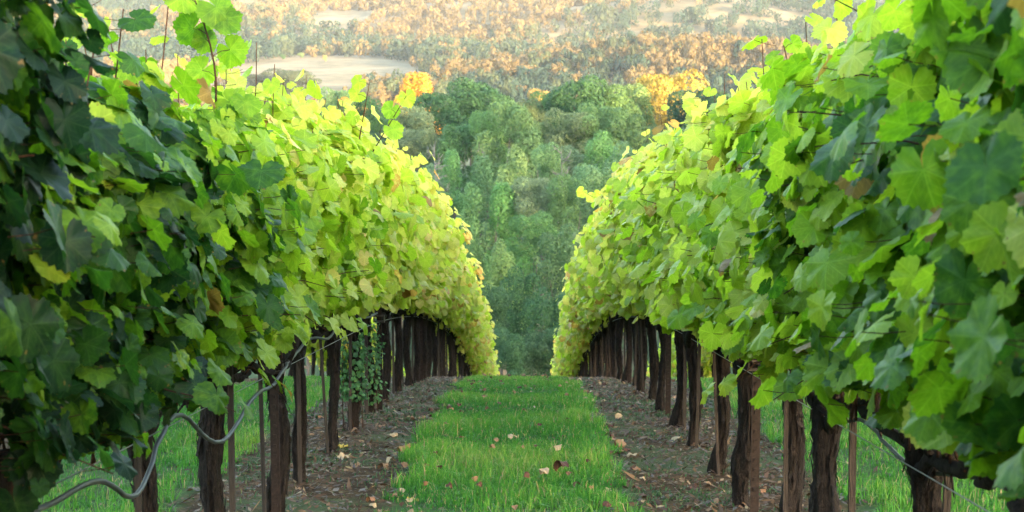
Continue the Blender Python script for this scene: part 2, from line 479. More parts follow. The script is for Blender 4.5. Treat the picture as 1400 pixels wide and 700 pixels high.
def foliage_mesh(name, seed, tpl, n_leaf, slope, size=(0.046, 0.083), L=1.42, hi=False, bottom=0.90):
    """Leaf curtain of one vine; returns (foliage mesh, shoots mesh)."""
    rng = np.random.default_rng(seed)
    BOT = bottom
    zt = np.array([bottom - .16, bottom - .02, bottom + .10, bottom + .22, 1.55, 1.85, 2.05, 2.22])
    tt = np.array([0.14, 0.25, 0.31, 0.34, 0.34, 0.33, 0.28, 0.17])
    y = rng.uniform(-L / 2 - 0.10, L / 2 + 0.10, n_leaf)
    z = bottom - .12 + (2.14 - bottom + .12) * rng.beta(1.25, 1.10, n_leaf)
    z = np.where(z < bottom + .04, z + 0.10 * (rng.random(n_leaf) < 0.6), z)
    ph = rng.uniform(0, 6.28, 8)
    def bumpy(y, z, s):
        return 1 + 0.30 * np.sin(4.1 * y + 3.0 * z + ph[0] + 2 * s) * np.cos(2.6 * z - 3.3 * y + ph[1]) + 0.20 * np.sin(9 * y + ph[2] * s) * np.sin(8 * z + ph[3])
    side = np.where(rng.random(n_leaf) < 0.5, -1.0, 1.0)
    t = np.interp(z, zt, tt) * bumpy(y, z, side)
    depth = np.where(rng.random(n_leaf) < 0.76, 0.90 + rng.normal(0, 0.17, n_leaf) + 0.10 * np.sin(11 * y + ph[4]) * np.sin(10 * z + ph[5]), rng.uniform(-0.2, 0.75, n_leaf))
    x = side * t * depth
    # ragged top and bottom edges
    top = 2.06 + 0.15 * np.sin(3.0 * y + ph[4]) + 0.13 * np.sin(7.3 * y + ph[5]) + .06 * np.sin(19 * y + ph[0])
    z = np.where(z > top, top - rng.uniform(0, 0.5, n_leaf), z)
    bot = BOT + 0.07 * np.sin(4.0 * y + ph[6]) + 0.08 * np.sin(9.1 * y + ph[7])
    z = np.where(z < bot, bot + rng.uniform(0, 0.45, n_leaf) ** 1.0, z)
    up = rng.normal(0.42, 0.42, n_leaf) + 0.7 * np.clip((z - 1.85) / 0.3, 0, 1)
    N = np.stack([side * rng.uniform(0.5, 1.0, n_leaf) + rng.normal(0, 0.34, n_leaf), rng.normal(-0.05, 0.62, n_leaf), up], -1)
    D = np.stack([side * 0.25 + rng.normal(0, 0.3, n_leaf), rng.normal(0, 0.55, n_leaf), -1.0 + rng.normal(0, 0.35, n_leaf)], -1)
    R = rng.uniform(*size, n_leaf) * np.where(rng.random(n_leaf) < 0.18, 0.6, 1.0)
    P = np.stack([x, y, z], -1)
    # shoots, some of them standing clear of the leaves
    sh = MB()
    eP, eN, eD, eR = [], [], [], []
    for k in range(15 if hi else 13):
        y0 = rng.uniform(-L / 2, L / 2); tip = rng.uniform(1.75, 2.18) if rng.random() < 0.62 else rng.uniform(2.2, 2.42)
        sx = rng.normal(0, 0.13); s = np.linspace(0, 1, 9)
        lean = rng.normal(0, 0.16)
        pts = np.stack([rng.normal(0, .03) + sx * s ** 0.7 + 0.03 * np.sin(5 * s + y0 * 9), y0 + lean * s + 0.025 * np.sin(7 * s + y0 * 5), 0.86 + (tip - 0.86) * s], -1)
        sh.tube(pts, np.linspace(0.0050, 0.0022, 9), 5 if hi else 3)
        if tip > 1.9:
            for q in range(4):
                f = 1 - 0.07 * q - rng.uniform(0, 0.05); p = pts[0] + (pts[-1] - pts[0]) * f; a = rng.uniform(0, 6.28)
                off = np.array([math.cos(a), math.sin(a), 0.25])
                eP.append(p + off * 0.05); eN.append(np.array([off[0] * .6 + rng.normal(0, .3), off[1] * .6 - .3, 0.55])); eD.append(off + np.array([0, 0, -0.7])); eR.append(rng.uniform(0.035, 0.07))
    for k in range(16 if hi else 9):      # side laterals poking sideways out of the wall
        s_ = rng.choice([-1, 1]); z0 = rng.uniform(1.0, 2.0); y0 = rng.uniform(-L / 2, L / 2); x1 = s_ * np.interp(z0, zt, tt) * rng.uniform(1.0, 1.6)
        s = np.linspace(0, 1, 6)
        pts = np.stack([x1 * s, y0 + rng.normal(0, .22) * s, z0 + rng.normal(0.06, .12) * s - rng.uniform(.02, .16) * s * s + .012 * np.sin(9 * s + z0 * 20)], -1)
        sh.tube(pts, np.linspace(0.0046, 0.0018, 6) * (1 if hi else .7), 5 if hi else 3)
        for q in range(3):
            f = 1 - 0.16 * q; p = pts[0] + (pts[-1] - pts[0]) * f; a = rng.uniform(0, 6.28)
            eP.append(p + np.array([s_ * .03, .04 * math.cos(a), .03])); eN.append(np.array([s_ * .8, rng.normal(0, .5), .5])); eD.append(np.array([s_ * .5, math.cos(a), -.8])); eR.append(rng.uniform(0.045, 0.075))
    if eP:
        P = np.concatenate([P, np.array(eP)]); N = np.concatenate([N, np.array(eN)]); D = np.concatenate([D, np.array(eD)]); R = np.concatenate([R, np.array(eR)])
    if hi:                                # leaf stalks
        inner = P * np.array([0.45, 1, 1]) + np.stack([np.zeros(len(P)), rng.normal(0, .03, len(P)), rng.uniform(-.05, .03, len(P))], -1)
        dv = norm(inner - P); Ls = np.minimum(np.linalg.norm(inner - P, axis=1), 0.10)
        for p, d_, l_ in list(zip(P, dv, Ls))[::2]:
            sh.tube(np.stack([p, p + d_ * l_ * .5 + (0, 0, -.004), p + d_ * l_]), 0.0014, 3, cap=False)
    V, T, Q, luv, m = leaves_geo(P, N, D, R, tpl, rng)
    V[:, 2] -= slope * V[:, 1]
    n = len(P)
    lr = rng.random(n)
    patch = 0.5 + 0.5 * np.sin(3.2 * P[:, 1] + ph[1]) * np.sin(3.7 * P[:, 2] + ph[0])
    lr = np.clip(0.62 * lr + 0.28 * patch + 0.16 * np.clip((P[:, 2] - 1.7) / 0.4, 0, 1) - 0.05, 0, 1)
    lr = np.where(rng.random(n) < 0.02, 1.1, lr)
    dry = (rng.random(n) < (0.005 if hi else 0.012)).astype(float)
    me = mesh_from(name, V, [T, Q], [M_LEAF], {'luv': luv, 'lr': np.repeat(lr, m), 'dry': np.repeat(dry, m)})
    for b in sh.V: b[:, 2] -= slope * b[:, 1]
    return me, sh.mesh("shoots", [M_CANE])

def trunk_mesh(seed, sides=22, rings=34, h=0.90):
    rng = np.random.default_rng(seed)
    s = np.linspace(0, 1, rings); z = -0.08 + (h + 0.08) * s
    lx, ly = rng.normal(0, 0.02, 2); p1, p2, p3, p4 = rng.uniform(0, 6.28, 4)
    cx = lx * s + 0.016 * np.sin(6.5 * s + p1) - 0.016 * math.sin(p1); cy = ly * s + 0.022 * np.sin(5.3 * s + p2)
    r = 0.052 + 0.026 * np.exp(-s / 0.10) + 0.020 * np.exp(-((s - 0.95) / 0.13) ** 2) + 0.007 * np.sin(9 * s + p3) + 0.005 * np.sin(17 * s + p4)
    r *= rng.uniform(0.66, 0.86)
    th = np.arange(sides) / sides * 2 * math.pi
    tw = rng.uniform(-0.45, 0.45)
    ridge = 0
    for k, a in ((3, .10), (5, .09), (8, .07), (11, .05)):
        ridge = ridge + a * np.sin(k * (th[None, :] + tw * s[:, None] + 0.15 * np.sin(8 * s[:, None] + p1)) + rng.uniform(0, 6.28) + 1.3 * np.sin(6 * s[:, None] + k))
    ridge = 1.35 * ridge + rng.normal(0, 0.075, (rings, sides))
    rr = r[:, None] * (1 + ridge)
    V = np.stack([cx[:, None] + rr * np.cos(th), cy[:, None] + rr * np.sin(th), np.broadcast_to(z[:, None], rr.shape)], -1).reshape(-1, 3)
    i = np.arange(rings - 1)[:, None] * sides; j = np.arange(sides)[None, :]; k = (j + 1) % sides
    Q = np.stack([i + j, i + k, i + sides + k, i + sides + j], -1).reshape(-1, 4)
    mb = MB(); mb.add(V, [Q, ])
    mb.add(np.array([[cx[-1], cy[-1], h + .01]] + [list(v) for v in V[-sides:]]), [np.stack([np.zeros(sides, int), 1 + np.arange(sides), 1 + (np.arange(sides) + 1) % sides], -1)])
    for q in range(80):                   # shaggy peeling strips of bark
        a = rng.uniform(0, 6.28); s0 = rng.uniform(0.02, 0.85); ln = rng.uniform(0.05, 0.22); w = rng.uniform(0.003, 0.012)
        ss = np.linspace(s0, min(1, s0 + ln), 5)
        rb = np.interp(ss, s, r) * rng.uniform(1.04, 1.2) + np.array([1, .4, 0, .3, .9]) * rng.uniform(0, 0.024)
        aa = a + tw * -ss + rng.normal(0, .05, 5)
        c = np.stack([np.interp(ss, s, cx) + rb * np.cos(aa), np.interp(ss, s, cy) + rb * np.sin(aa), -0.08 + (h + .08) * ss], -1)
        tg = np.stack([-np.sin(aa), np.cos(aa), 0 * aa], -1) * w * np.array([.4, 1, 1, .8, .2])[:, None]
        Vs = np.concatenate([c - tg, c + tg]); jj = np.arange(4)
        mb.add(Vs, [np.stack([jj, jj + 5, jj + 6, jj + 1], -1)])
    return mb.mesh("trunk", [M_BARK]), (cx[-1], cy[-1])

def cordon_mesh(seed, slope, top, L=1.42):
    rng = np.random.default_rng(seed)
    mb = MB()
    for s_ in (-1, 1):
        s = np.linspace(0, 1, 14)
        y = s_ * (L / 2 + 0.03) * s
        z = 0.86 + 0.035 * np.sin(s * 5 + seed) - 0.10 * (1 - s) ** 6 + rng.normal(0, .008, 14)
        x = top[0] * (1 - s) + 0.03 * np.sin(s * 6 + seed * 2)
        r = 0.029 - 0.011 * s + rng.normal(0, .0045, 14)
        mb.tube(np.stack([x, y + top[1] * (1 - s), z - slope * y * (1 - .0)], -1), np.maximum(.012, r), 9)
        for k in range(6):                # old spurs
            f = rng.uniform(.08, .98); p = np.array([np.interp(f, s, x), np.interp(f, s, y), np.interp(f, s, z) - slope * np.interp(f, s, y)])
            q = p + np.array([rng.normal(0, .04), rng.normal(0, .03), rng.uniform(.05, .12)])
            mb.tube(np.stack([p, (p + q) / 2 + rng.normal(0, .008, 3), q]), [.016, .012, .009], 6)
        for k in range(4):                # hanging shreds of bark
            f = rng.uniform(.05, .9); p = np.array([np.interp(f, s, x), np.interp(f, s, y), np.interp(f, s, z) - slope * np.interp(f, s, y)])
            mb.tube(np.stack([p, p + np.array([rng.normal(0, .03), rng.normal(0, .03), -rng.uniform(.05, .11)])]), [.006, .002], 4)
    return mb.mesh("cordon", [M_BARK])

S_NEAR, S_MID, S_FAR = 0.12, 0.20, 0.33
HI = [foliage_mesh("foliage", 100 + i, TPL_HI, 1600, S_NEAR, hi=True, bottom=1.05) for i in range(6)]
HR = [foliage_mesh("foliage", 150 + i, TPL_HI, 1450, S_NEAR, hi=True, bottom=1.05) for i in range(6)]
MD = [foliage_mesh("foliage", 200 + i, TPL_MID, 1450, S_NEAR, (0.044, 0.084), bottom=0.98) for i in range(5)]
ML = [foliage_mesh("foliage", 300 + i, TPL_LO, 1350, S_MID, (0.044, 0.082), bottom=0.88) for i in range(4)]
FL = [foliage_mesh("foliage", 400 + i, TPL_LO, 1250, S_FAR, (0.044, 0.080), bottom=0.84) for i in range(4)]
TR = [trunk_mesh(10 + i) for i in range(7)]
SL = [foliage_mesh("foliage", 500 + i, TPL_LO, 950, S_MID, (0.058, 0.105), bottom=0.68) for i in range(3)]
SF = [foliage_mesh("foliage", 520 + i, TPL_LO, 850, S_FAR, (0.058, 0.105), bottom=0.62) for i in range(3)]
CO = {s: [cordon_mesh(30 + i, s, TR[i][1]) for i in range(7)] for s in (S_NEAR, S_MID, S_FAR)}

ORD = ["first", "second", "third", "fourth", "fifth", "sixth", "seventh", "eighth", "ninth", "tenth", "eleventh", "twelfth", "thirteenth", "fourteenth"]
rnd = random.Random(7)

def vine(x, y, autumn, k, label, group, fset, slope, tall=1.0):
    t = link("grape_vine", None, None, (x, y, gz(x, y)))
    tag(t, label, "grape vine", group)
    i = rnd.randrange(7)
    mir = rnd.choice((-1, 1))
    w = 1.0 if y < 10 else .86
    link("trunk", TR[i][0], t, scale=(w, w, 1))
    link("cordon", CO[slope][i], t)
    f, s = fset[k % len(fset)]
    zs = rnd.uniform(0.97, 1.04) * tall
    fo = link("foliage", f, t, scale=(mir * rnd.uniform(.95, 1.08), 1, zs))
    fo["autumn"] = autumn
    link("shoots", s, t, scale=(fo.scale[0], 1, zs))
    return t, fo

def autumn_shade_at(y, side):
    a = float(np.interp(y, [2, 3.2, 4.5, 6, 7.5, 9, 12, 17, 25, 50], [-0.26, -0.22, -0.06, 0.20, 0.33, 0.44, 0.57, 0.66, 0.72, 0.74]))  # near end: left-hand shade put into the leaf colour; yellowing further off
    return a + (0.32 if side > 0 and y < 5 else 0.16 if side > 0 and y < 9 else 0.0)  # near right vines: lit foliage put in as brighter leaf colour

VINES = {}
LEFT_TOP = [1.10, .92, .96, .98, 1.02, 1.07, 1.07, 1.08, 1.08, 1.08, 1.07, 1.04]
RIGHT_TOP = [1.03, 1.01, .97, .98, .99, .97, .98, 1.0, 1.02, 1.03, 1.04, 1.03]
def main_row(x0, y0, dy, side, word):
    k = 0; y = y0
    while y < 56:
        yy = y + rnd.uniform(-.05, .05); x = x0 + rnd.uniform(-.03, .03)
        if y < 9.2: fset, slope = (HI if side < 0 else HR), S_NEAR
        elif y < 15.5: fset, slope = MD, S_NEAR
        elif y < 30: fset, slope = ML, S_MID
        else: fset, slope = FL, S_FAR
        a = autumn_shade_at(y, side) + rnd.uniform(-.06, .06)
        if k < 14:
            kind = "dark green" if a < .16 else "bright green" if a < .33 else "yellowing green"
            lab = f"{kind} grape vine, {ORD[k]} from the camera in the row {word} of the grass aisle"
        else:
            lab = f"small distant yellow-green grape vine at the far end of the {word} row"
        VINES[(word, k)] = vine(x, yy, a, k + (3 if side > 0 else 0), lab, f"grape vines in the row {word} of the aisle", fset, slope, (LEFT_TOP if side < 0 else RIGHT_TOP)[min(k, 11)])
        k += 1; y += dy
main_row(-1.36, 3.08, 1.40, -1, "left")
main_row(1.20, 2.32, 1.36, 1, "right")

def side_row(x0, y0, y1, word, where, auto):
    k = 0; y = y0
    while y < y1:
        fset, slope = (MD, S_NEAR) if y < 13 else (SL, S_MID) if y < 30 else (SF, S_FAR)
        vine(x0 + rnd.uniform(-.03, .03), y + rnd.uniform(-.1, .1), auto + rnd.uniform(-.07, .07), k + 1,
             f"grape vine in the {word} row glimpsed between the trunks of the {where} row", f"grape vines of the {word} row {where}", fset, slope)
        k += 1; y += 1.40
side_row(ROW0 - ROWSP, 9.0, 50, "second", "left", 0.55)
side_row(ROW0 + 2 * ROWSP, 9.0, 50, "second", "right", 0.55)

# ------------------------------------------------------------------ trellis: posts, stakes, wires, hoses
def row_path(x, y0, y1, h, step=0.5, sag=0.0, period=1.4, jit=0.0, seed=0):
    rng = np.random.default_rng(seed)
    y = np.arange(y0, y1, step)
    z = ground_z(np.full(len(y), x), y) + h - sag * np.abs(np.sin((y - y0) / period * math.pi))
    return np.stack([np.full(len(y), x) + rng.normal(0, jit, len(y)), y, z], -1)

def post_meshes():
    mb = MB()                             # steel T post: flange and web
    H0, H1 = -0.1, 1.95
    mb.box((-0.023, -0.004, H0), (0.023, 0.004, H1)); mb.box((-0.004, 0.0045, H0), (0.004, 0.032, H1))
    for k in range(34):                   # studs along the flange
        z = 0.10 + k * 0.052
        mb.box((-0.008, -0.010, z), (0.008, -0.0045, z + 0.018))
    post = mb.mesh("shaft", [M_RUST], False)
    cb = MB()
    cb.box((-0.050, -0.018, 0.800), (0.050, 0.010, 0.815)); cb.box((-0.050, -0.018, 0.850), (0.050, 0.010, 0.865))
    cb.box((-0.050, -0.0185, 0.816), (-0.042, 0.011, 0.849)); cb.box((0.042, -0.0185, 0.816), (0.050, 0.011, 0.849))
    return post, cb.mesh("clamp", [M_STEEL], False)
POST, CLAMP = post_meshes()
for word, x0, ys in (("left", -1.30, (8.45, 14.5, 20.1, 25.7)), ("right", 1.205, (8.72, 14.2, 19.6, 25.1))):
    for k, y in enumerate(ys):
        t = link("trellis_post", None, None, (x0, y, gz(x0, y)), (0, 0, rnd.uniform(-.15, .15)))
        tag(t, f"rusty studded steel trellis post, {ORD[k]} of its kind along the row {word} of the aisle", "trellis post", f"steel trellis posts in the {word} row")
        link("shaft", POST, t); link("clamp", CLAMP, t)

def stake_mesh(seed):
    rng = np.random.default_rng(seed)
    mb = MB()
    w = rng.uniform(.009, .013)
    lean = rng.normal(0, .02, 2)
    for z0, z1 in ((-.1, .5), (.5005, 1.25)):
        mb.box((-w, -w * .8, z0), (w, w * .8, z1))
    me = mb.mesh("stake", [M_STAKE], False)
    co = np.empty(len(me.vertices) * 3, np.float32); me.vertices.foreach_get("co", co); co = co.reshape(-1, 3)
    co[:, 0] += lean[0] * co[:, 2]; co[:, 1] += lean[1] * co[:, 2]
    me.vertices.foreach_set("co", co.ravel()); me.update()
    return me
STAKES = [stake_mesh(i) for i in range(5)]
for word, x0, y0, dy in (("left", -1.36, 3.08, 1.40), ("right", 1.20, 2.32, 1.36)):
    for k in range(2, 22):
        if rnd.random() < .22 and k > 6: continue
        x, y = x0 + (rnd.choice((-.02, .07)) if word == "left" else rnd.choice((.0, .04))), y0 + k * dy - rnd.uniform(.10, .17)
        lab = f"thin weathered stake beside the {ORD[k]} vine of the row {word} of the aisle" if k < 14 else f"thin far stake among the distant trunks of the row {word} of the aisle"
        tag(link("vine_stake", STAKES[(k * 3) % 5], None, (x, y, gz(x, y))), lab, "stake", f"vine stakes in the {word} row")

for word, x0 in (("left", -1.36), ("right", 1.20)):
    for name, h, dx, at in (("cordon", .80, .055, "under the leaves"), ("middle", 1.32, .10, "halfway up the leaves"), ("upper", 1.78, -.06, "near the vine tops")):
        V, F = tube_geo(row_path(x0 + (dx if word == "left" else -dx), 2.0, 55, h, .7), .0022, 5)
        tag(link("trellis_wire", mesh_from("trellis_wire", V, F, [M_WIRE])), f"taut trellis wire {at} of the row {word} of the aisle", "wire", "trellis wires")
    hx = x0 + (.13 if word == "left" else .04)
    P = row_path(hx, 2.0, 30, .82, .10, 0, 1.40, .002, 3)
    sg = np.interp(P[:, 1], [2, 5, 8, 9.5, 30], [.06, .15, .12, .03, .02] if word == "left" else [.05, .06, .05, .03, .02])
    P[:, 0] += np.interp(P[:, 1], [8.5, 10], [0, -.11 if word == 'left' else 0]); P[:, 2] += np.interp(P[:, 1], [8.5, 10], [0, .06])
    P[:, 2] -= sg * (np.sin((P[:, 1] - 3.1) / 1.4 * math.pi) ** 2 * (.7 + .5 * np.sin(P[:, 1] * 1.3)) + .2 * np.sin(P[:, 1] * 2.9))
    P[:, 0] += .035 * np.sin(P[:, 1] * 1.9)
    V, F = tube_geo(P, (.0085 if word == 'left' else .007), 8)
    tag(link("drip_hose", mesh_from("drip_hose", V, F, [M_HOSE])), f"grey drip irrigation hose sagging from vine to vine along the {word} row", "hose", "drip hoses")

# ------------------------------------------------------------------ tall shoots standing clear of particular vines
def tall_shoot(key, base, tip, leaf_spots, R, autumn, bend=0.05):
    t, fo = VINES[key]
    rng = np.random.default_rng(int(abs(tip[0]) * 1000))
    o = np.array(t.location)
    b, e = np.array(base) - o, np.array(tip) - o
    s = np.linspace(0, 1, 10)[:, None]
    pts = b + (e - b) * s + np.array([bend, 0, 0]) * np.sin(s * math.pi)
    mb = MB(); mb.tube(pts, np.linspace(.0052, .0022, 10), 6)
    P, N, D = [], [], []
    for f, side in leaf_spots:
        p = b + (e - b) * f + np.array([bend, 0, 0]) * math.sin(f * math.pi)
        q = p + np.array([side * .055, rng.normal(0, .03), .02])
        mb.tube(np.stack([p, (p + q) / 2 + (0, 0, .006), q]), .0014, 4, cap=False)
        P.append(q); N.append((rng.normal(.1, .3), -1.0, rng.normal(.35, .25))); D.append((side * .75, rng.normal(0, .2), -.75))
    Rr = R * rng.uniform(.75, 1.1, len(P))
    V, T, Q, luv, m = leaves_geo(np.array(P), np.array(N), np.array(D), Rr, TPL_HI, rng, .9)
    st = link("tall_shoot", mb.mesh("tall_shoot", [M_CANE]), t)
    lf = link("shoot_leaves", mesh_from("shoot_leaves", V, [T, Q], [M_LEAF], {'luv': luv, 'lr': np.repeat(rng.uniform(.2, .7, len(P)), m), 'dry': np.zeros(len(V))}), st)
    lf["autumn"] = autumn

def at_px(px, py, d):
    """World point at depth y = d seen at pixel (px, py) of the photograph - used only to measure the photo."""
    return ((px - 722) / F_PX * d, d, CAM_Z + (57 - py) / F_PX * d)
tall_shoot(("left", 2), at_px(282, 215, 5.9), at_px(262, -20, 5.7), [(.18, -1), (.30, 1), (.48, -1), (.60, 1), (.72, -1), (.84, 1), (.9, -1), (.66, -.4), (.78, 1.2)], .072, .16, .06)
tall_shoot(("left", 6), at_px(478, 258, 11.0), at_px(556, 130, 10.6), [(.62, 1), (.82, -.6), (.95, .4)], .085, .28, .0)
tall_shoot(("left", 5), at_px(486, 215, 9.8), at_px(506, 112, 9.6), [(.5, -1), (.8, -1), (.97, -1)], .062, .28, .0)
tall_shoot(("right", 3), at_px(1090, 150, 6.5), at_px(1068, 62, 6.4), [(.3, -1), (.55, 1), (.75, -1), (.95, .6)], .042, .22, .0)
tall_shoot(("right", 5), at_px(980, 205, 8.8), at_px(954, 145, 8.6), [(.3, -1), (.6, 1), (.95, -.5)], .06, .4, .0)
tall_shoot(("right", 13), at_px(850, 290, 19.5), at_px(800, 262, 19.0), [(.25, 1), (.4, -1), (.55, 1), (.7, -1), (.82, 1), (.95, -1)], .07, .55, .0)

# ------------------------------------------------------------------ grass, weeds, litter
def blades(cx, cy, h, w, seed, lean=0.5, val=None):
    """Grass blades rooted at (cx, cy): two segments, 5 vertices each."""
    rng = np.random.default_rng(seed)
    n = len(cx)
    a = rng.uniform(0, 2 * math.pi, n); le = np.abs(rng.normal(0, lean, n)) * h
    b = rng.uniform(0, 2 * math.pi, n)
    base = np.stack([cx, cy, ground_z(cx, cy) - .004], -1)
    tg = np.stack([np.cos(b), np.sin(b), 0 * b], -1) * (w / 2)[:, None]
    ld = np.stack([np.cos(a), np.sin(a), 0 * a], -1)
    mid = base + ld * (le * .35)[:, None] + np.array([0, 0, 1]) * (h * .6)[:, None]
    tip = base + ld * le[:, None] + np.array([0, 0, 1]) * (np.sqrt(np.maximum(.2, 1 - np.minimum(.9, (le / h)) ** 2)) * h)[:, None]
    V = np.stack([base - tg, base + tg, mid - tg * .8, mid + tg * .8, tip], 1).reshape(-1, 3)
    i = np.arange(n)[:, None] * 5
    Q = i + np.array([[0, 1, 3, 2]]); T = i + np.array([[2, 3, 4]])
    v = rng.random(n) if val is None else val
    return V, T, Q, np.repeat(v, 5)

def scatter(x0, x1, y0, y1, dens, seed, tuft=9, spread=.035):
    rng = np.random.default_rng(seed)
    n = max(1, int((x1 - x0) * (y1 - y0) * dens / tuft))
    cx = np.repeat(rng.uniform(x0, x1, n), tuft) + rng.normal(0, spread, n * tuft)
    cy = np.repeat(rng.uniform(y0, y1, n), tuft) + rng.normal(0, spread, n * tuft)
    g = np.repeat(rng.random(n), tuft)
    return cx, cy, g

def build_grass():
    PV, PT, PQ, PA, off = [], [], [], [], 0
    for q, (c, half, zones) in enumerate(((-.11, .73, ((5, 9, 1500), (9, 14, 6200), (14, 20, 5200), (20, 28, 3600), (28, 42, 500))),
                                          (-2.64, .74, ((5, 18, 1700), (18, 36, 700))), (2.48, .74, ((5, 18, 1700), (18, 36, 700))))):
        for y0, y1, dn in zones:
            x, y, g = scatter(c - half, c + half, y0, y1, dn, 500 + q * 10 + int(y0))
            edge = half - .06 + .04 * np.sin(y * 1.7 + q) + .05 * np.sin(y * 4.3 + 2 * np.sign(x - c)) + .05 * np.sin(y * 11.0)
            keep = np.abs(x - c) < edge
            patch = fbm2(x, y, 61 + q, 1.8, 3)
            keep &= (np.random.default_rng(int(y0)).random(len(x)) < .72 + .7 * (patch + .3))
            x, y, g, patch = x[keep], y[keep], g[keep], patch[keep]
            rng = np.random.default_rng(900 + int(y0) + q)
            h = (.032 + .060 * g ** 2 + .04 * rng.random(len(x))) * (1 + .8 * patch) * np.interp(y, [8, 13, 21], [.85, .75, .42]) * np.where(np.abs(x - c) > .42, 1.25, 1.0)
            w = rng.uniform(.0035, .0075, len(x)) * (1.0 + .03 * np.maximum(0, y - 10))
            val = np.clip(.44 + .42 * patch + .22 * (g - .5) + rng.normal(0, .13, len(x)), 0, .92)
            val = np.where(rng.random(len(x)) < .06, 1.0, val)
            V, T, Q, A = blades(x, y, h, w, int(y0) + q, .75, val)
            PV.append(V); PT.append(T + off); PQ.append(Q + off); PA.append(A); off += len(V)
    tag(link("grass", mesh_from("grass", np.concatenate(PV), [np.concatenate(PT), np.concatenate(PQ)], [M_GRASS], {'v': np.concatenate(PA)})),
        "green grass growing down the aisles between the vine rows", "grass", kind="stuff")
    PV, PT, PQ, PA, off = [], [], [], [], 0
    for q, c in enumerate((-1.36, 1.20)):
        for y0, y1, dn in ((5, 16, 1300), (16, 30, 1300)):
            x, y, g = scatter(c - .62, c + .62, y0, y1, dn, 700 + q * 10 + int(y0), 12, .05)
            patch = fbm2(x, y, 71 + q, 1.5, 3)
            keep = np.random.default_rng(int(y0)).random(len(x)) < .10 + 1.5 * np.clip(patch, 0, 1)
            x, y, g = x[keep], y[keep], g[keep]
            rng = np.random.default_rng(950 + int(y0) + q)
            V, T, Q, A = blades(x, y, .012 + .022 * g + .012 * rng.random(len(x)), rng.uniform(.006, .013, len(x)), int(y0) + q + 40, .9)
            PV.append(V); PT.append(T + off); PQ.append(Q + off); PA.append(A); off += len(V)
    tag(link("weeds", mesh_from("weeds", np.concatenate(PV), [np.concatenate(PT), np.concatenate(PQ)], [M_WEED], {'v': np.concatenate(PA)})),
        "low sparse weeds on the bare soil under the vines", "weeds", kind="stuff")
build_grass()

def build_litter():
    rng = np.random.default_rng(77)
    mb_V, T_, A_, off = [], [], [], 0
    for c in (-1.36, 1.20):
        n = 10000
        x = c + rng.normal(0, .42, n); y = 5 + 22 * rng.random(n) ** 1.3
        a = rng.uniform(0, 6.28, n); l = rng.uniform(.006, .038, n) * np.where(rng.random(n) < .12, 2.2, 1); w = rng.uniform(.003, .014, n)
        z = ground_z(x, y) + rng.uniform(.010, .026, n)
        d = np.stack([np.cos(a), np.sin(a), rng.normal(0, .3, n)], -1); e = np.stack([-np.sin(a), np.cos(a), rng.normal(0, .4, n)], -1)
        p = np.stack([x, y, z], -1)
        V = np.stack([p - d * l[:, None], p + e * w[:, None], p + d * l[:, None], p - e * (w * .8)[:, None]], 1).reshape(-1, 3)
        mb_V.append(V); T_.append(np.arange(n)[:, None] * 4 + np.array([[0, 1, 2, 3]]) + off); off += len(V)
        A_.append(np.repeat(np.clip(rng.beta(1.3, 2.0, n), 0, .98), 4))
    tag(link("leaf_litter", mesh_from("leaf_litter", np.concatenate(mb_V), [np.concatenate(T_)], [M_LITTER], {'v': np.concatenate(A_)}, False)),
        "crumbled bark, twigs and leaf scraps on the soil strips", "litter", kind="stuff")
build_litter()

def fallen_material():
    m = NT("fallen_leaf")
    tint = m.attr('leaf_tint', 'OBJECT', 'Color')
    tc = m.n('ShaderNodeTexCoord')
    f = m.noise(tc.outputs['Object'], 28.0, 4)
    col = m.mix(f, m.mix(1.0, tint, (.6, .55, .5, 1), 'MULTIPLY'), m.mix(1.0, tint, (1.1, 1.1, 1.1, 1), 'MULTIPLY'))
    return m.done(m.bsdf(col, .7, .25))
M_FALLEN = fallen_material()
def fallen_mesh(seed):
    rng = np.random.default_rng(seed)
    V, T, Q, luv, m = leaves_geo(np.zeros((1, 3)), np.array([[.1, .1, 1.]]), np.array([[1., 0, 0]]), np.array([.075]), TPL_HI, rng, 2.6)
    V[:, 2] -= np.percentile(V[:, 2], 12)
    return mesh_from("fallen_leaf", V, [T, Q], [M_FALLEN])
FALL = [fallen_mesh(1000 + i) for i in range(7)]
TAN, BROWN, YELLOW, PALE = (.25, .15, .08), (.095, .042, .026), (.40, .29, .045), (.40, .30, .18)
def fallen(x, y, tint, s, label, group, up=.012, tilt=.25):
    s *= .50
    o = link("fallen_leaf", FALL[rnd.randrange(7)], None, (x, y, gz(x, y) + up), (rnd.uniform(-tilt, tilt), rnd.uniform(-tilt, tilt), rnd.uniform(0, 6.28)), (s, s, s))
    o["leaf_tint"] = tint
    tag(o, label, "fallen leaf", group)
def ground_at_px(px, py):
    d = 4.0
    while d < 60 and CAM_Z + (57 - py) / F_PX * d > gz((px - 722) / F_PX * d, d): d += .02
    return (px - 722) / F_PX * d, d
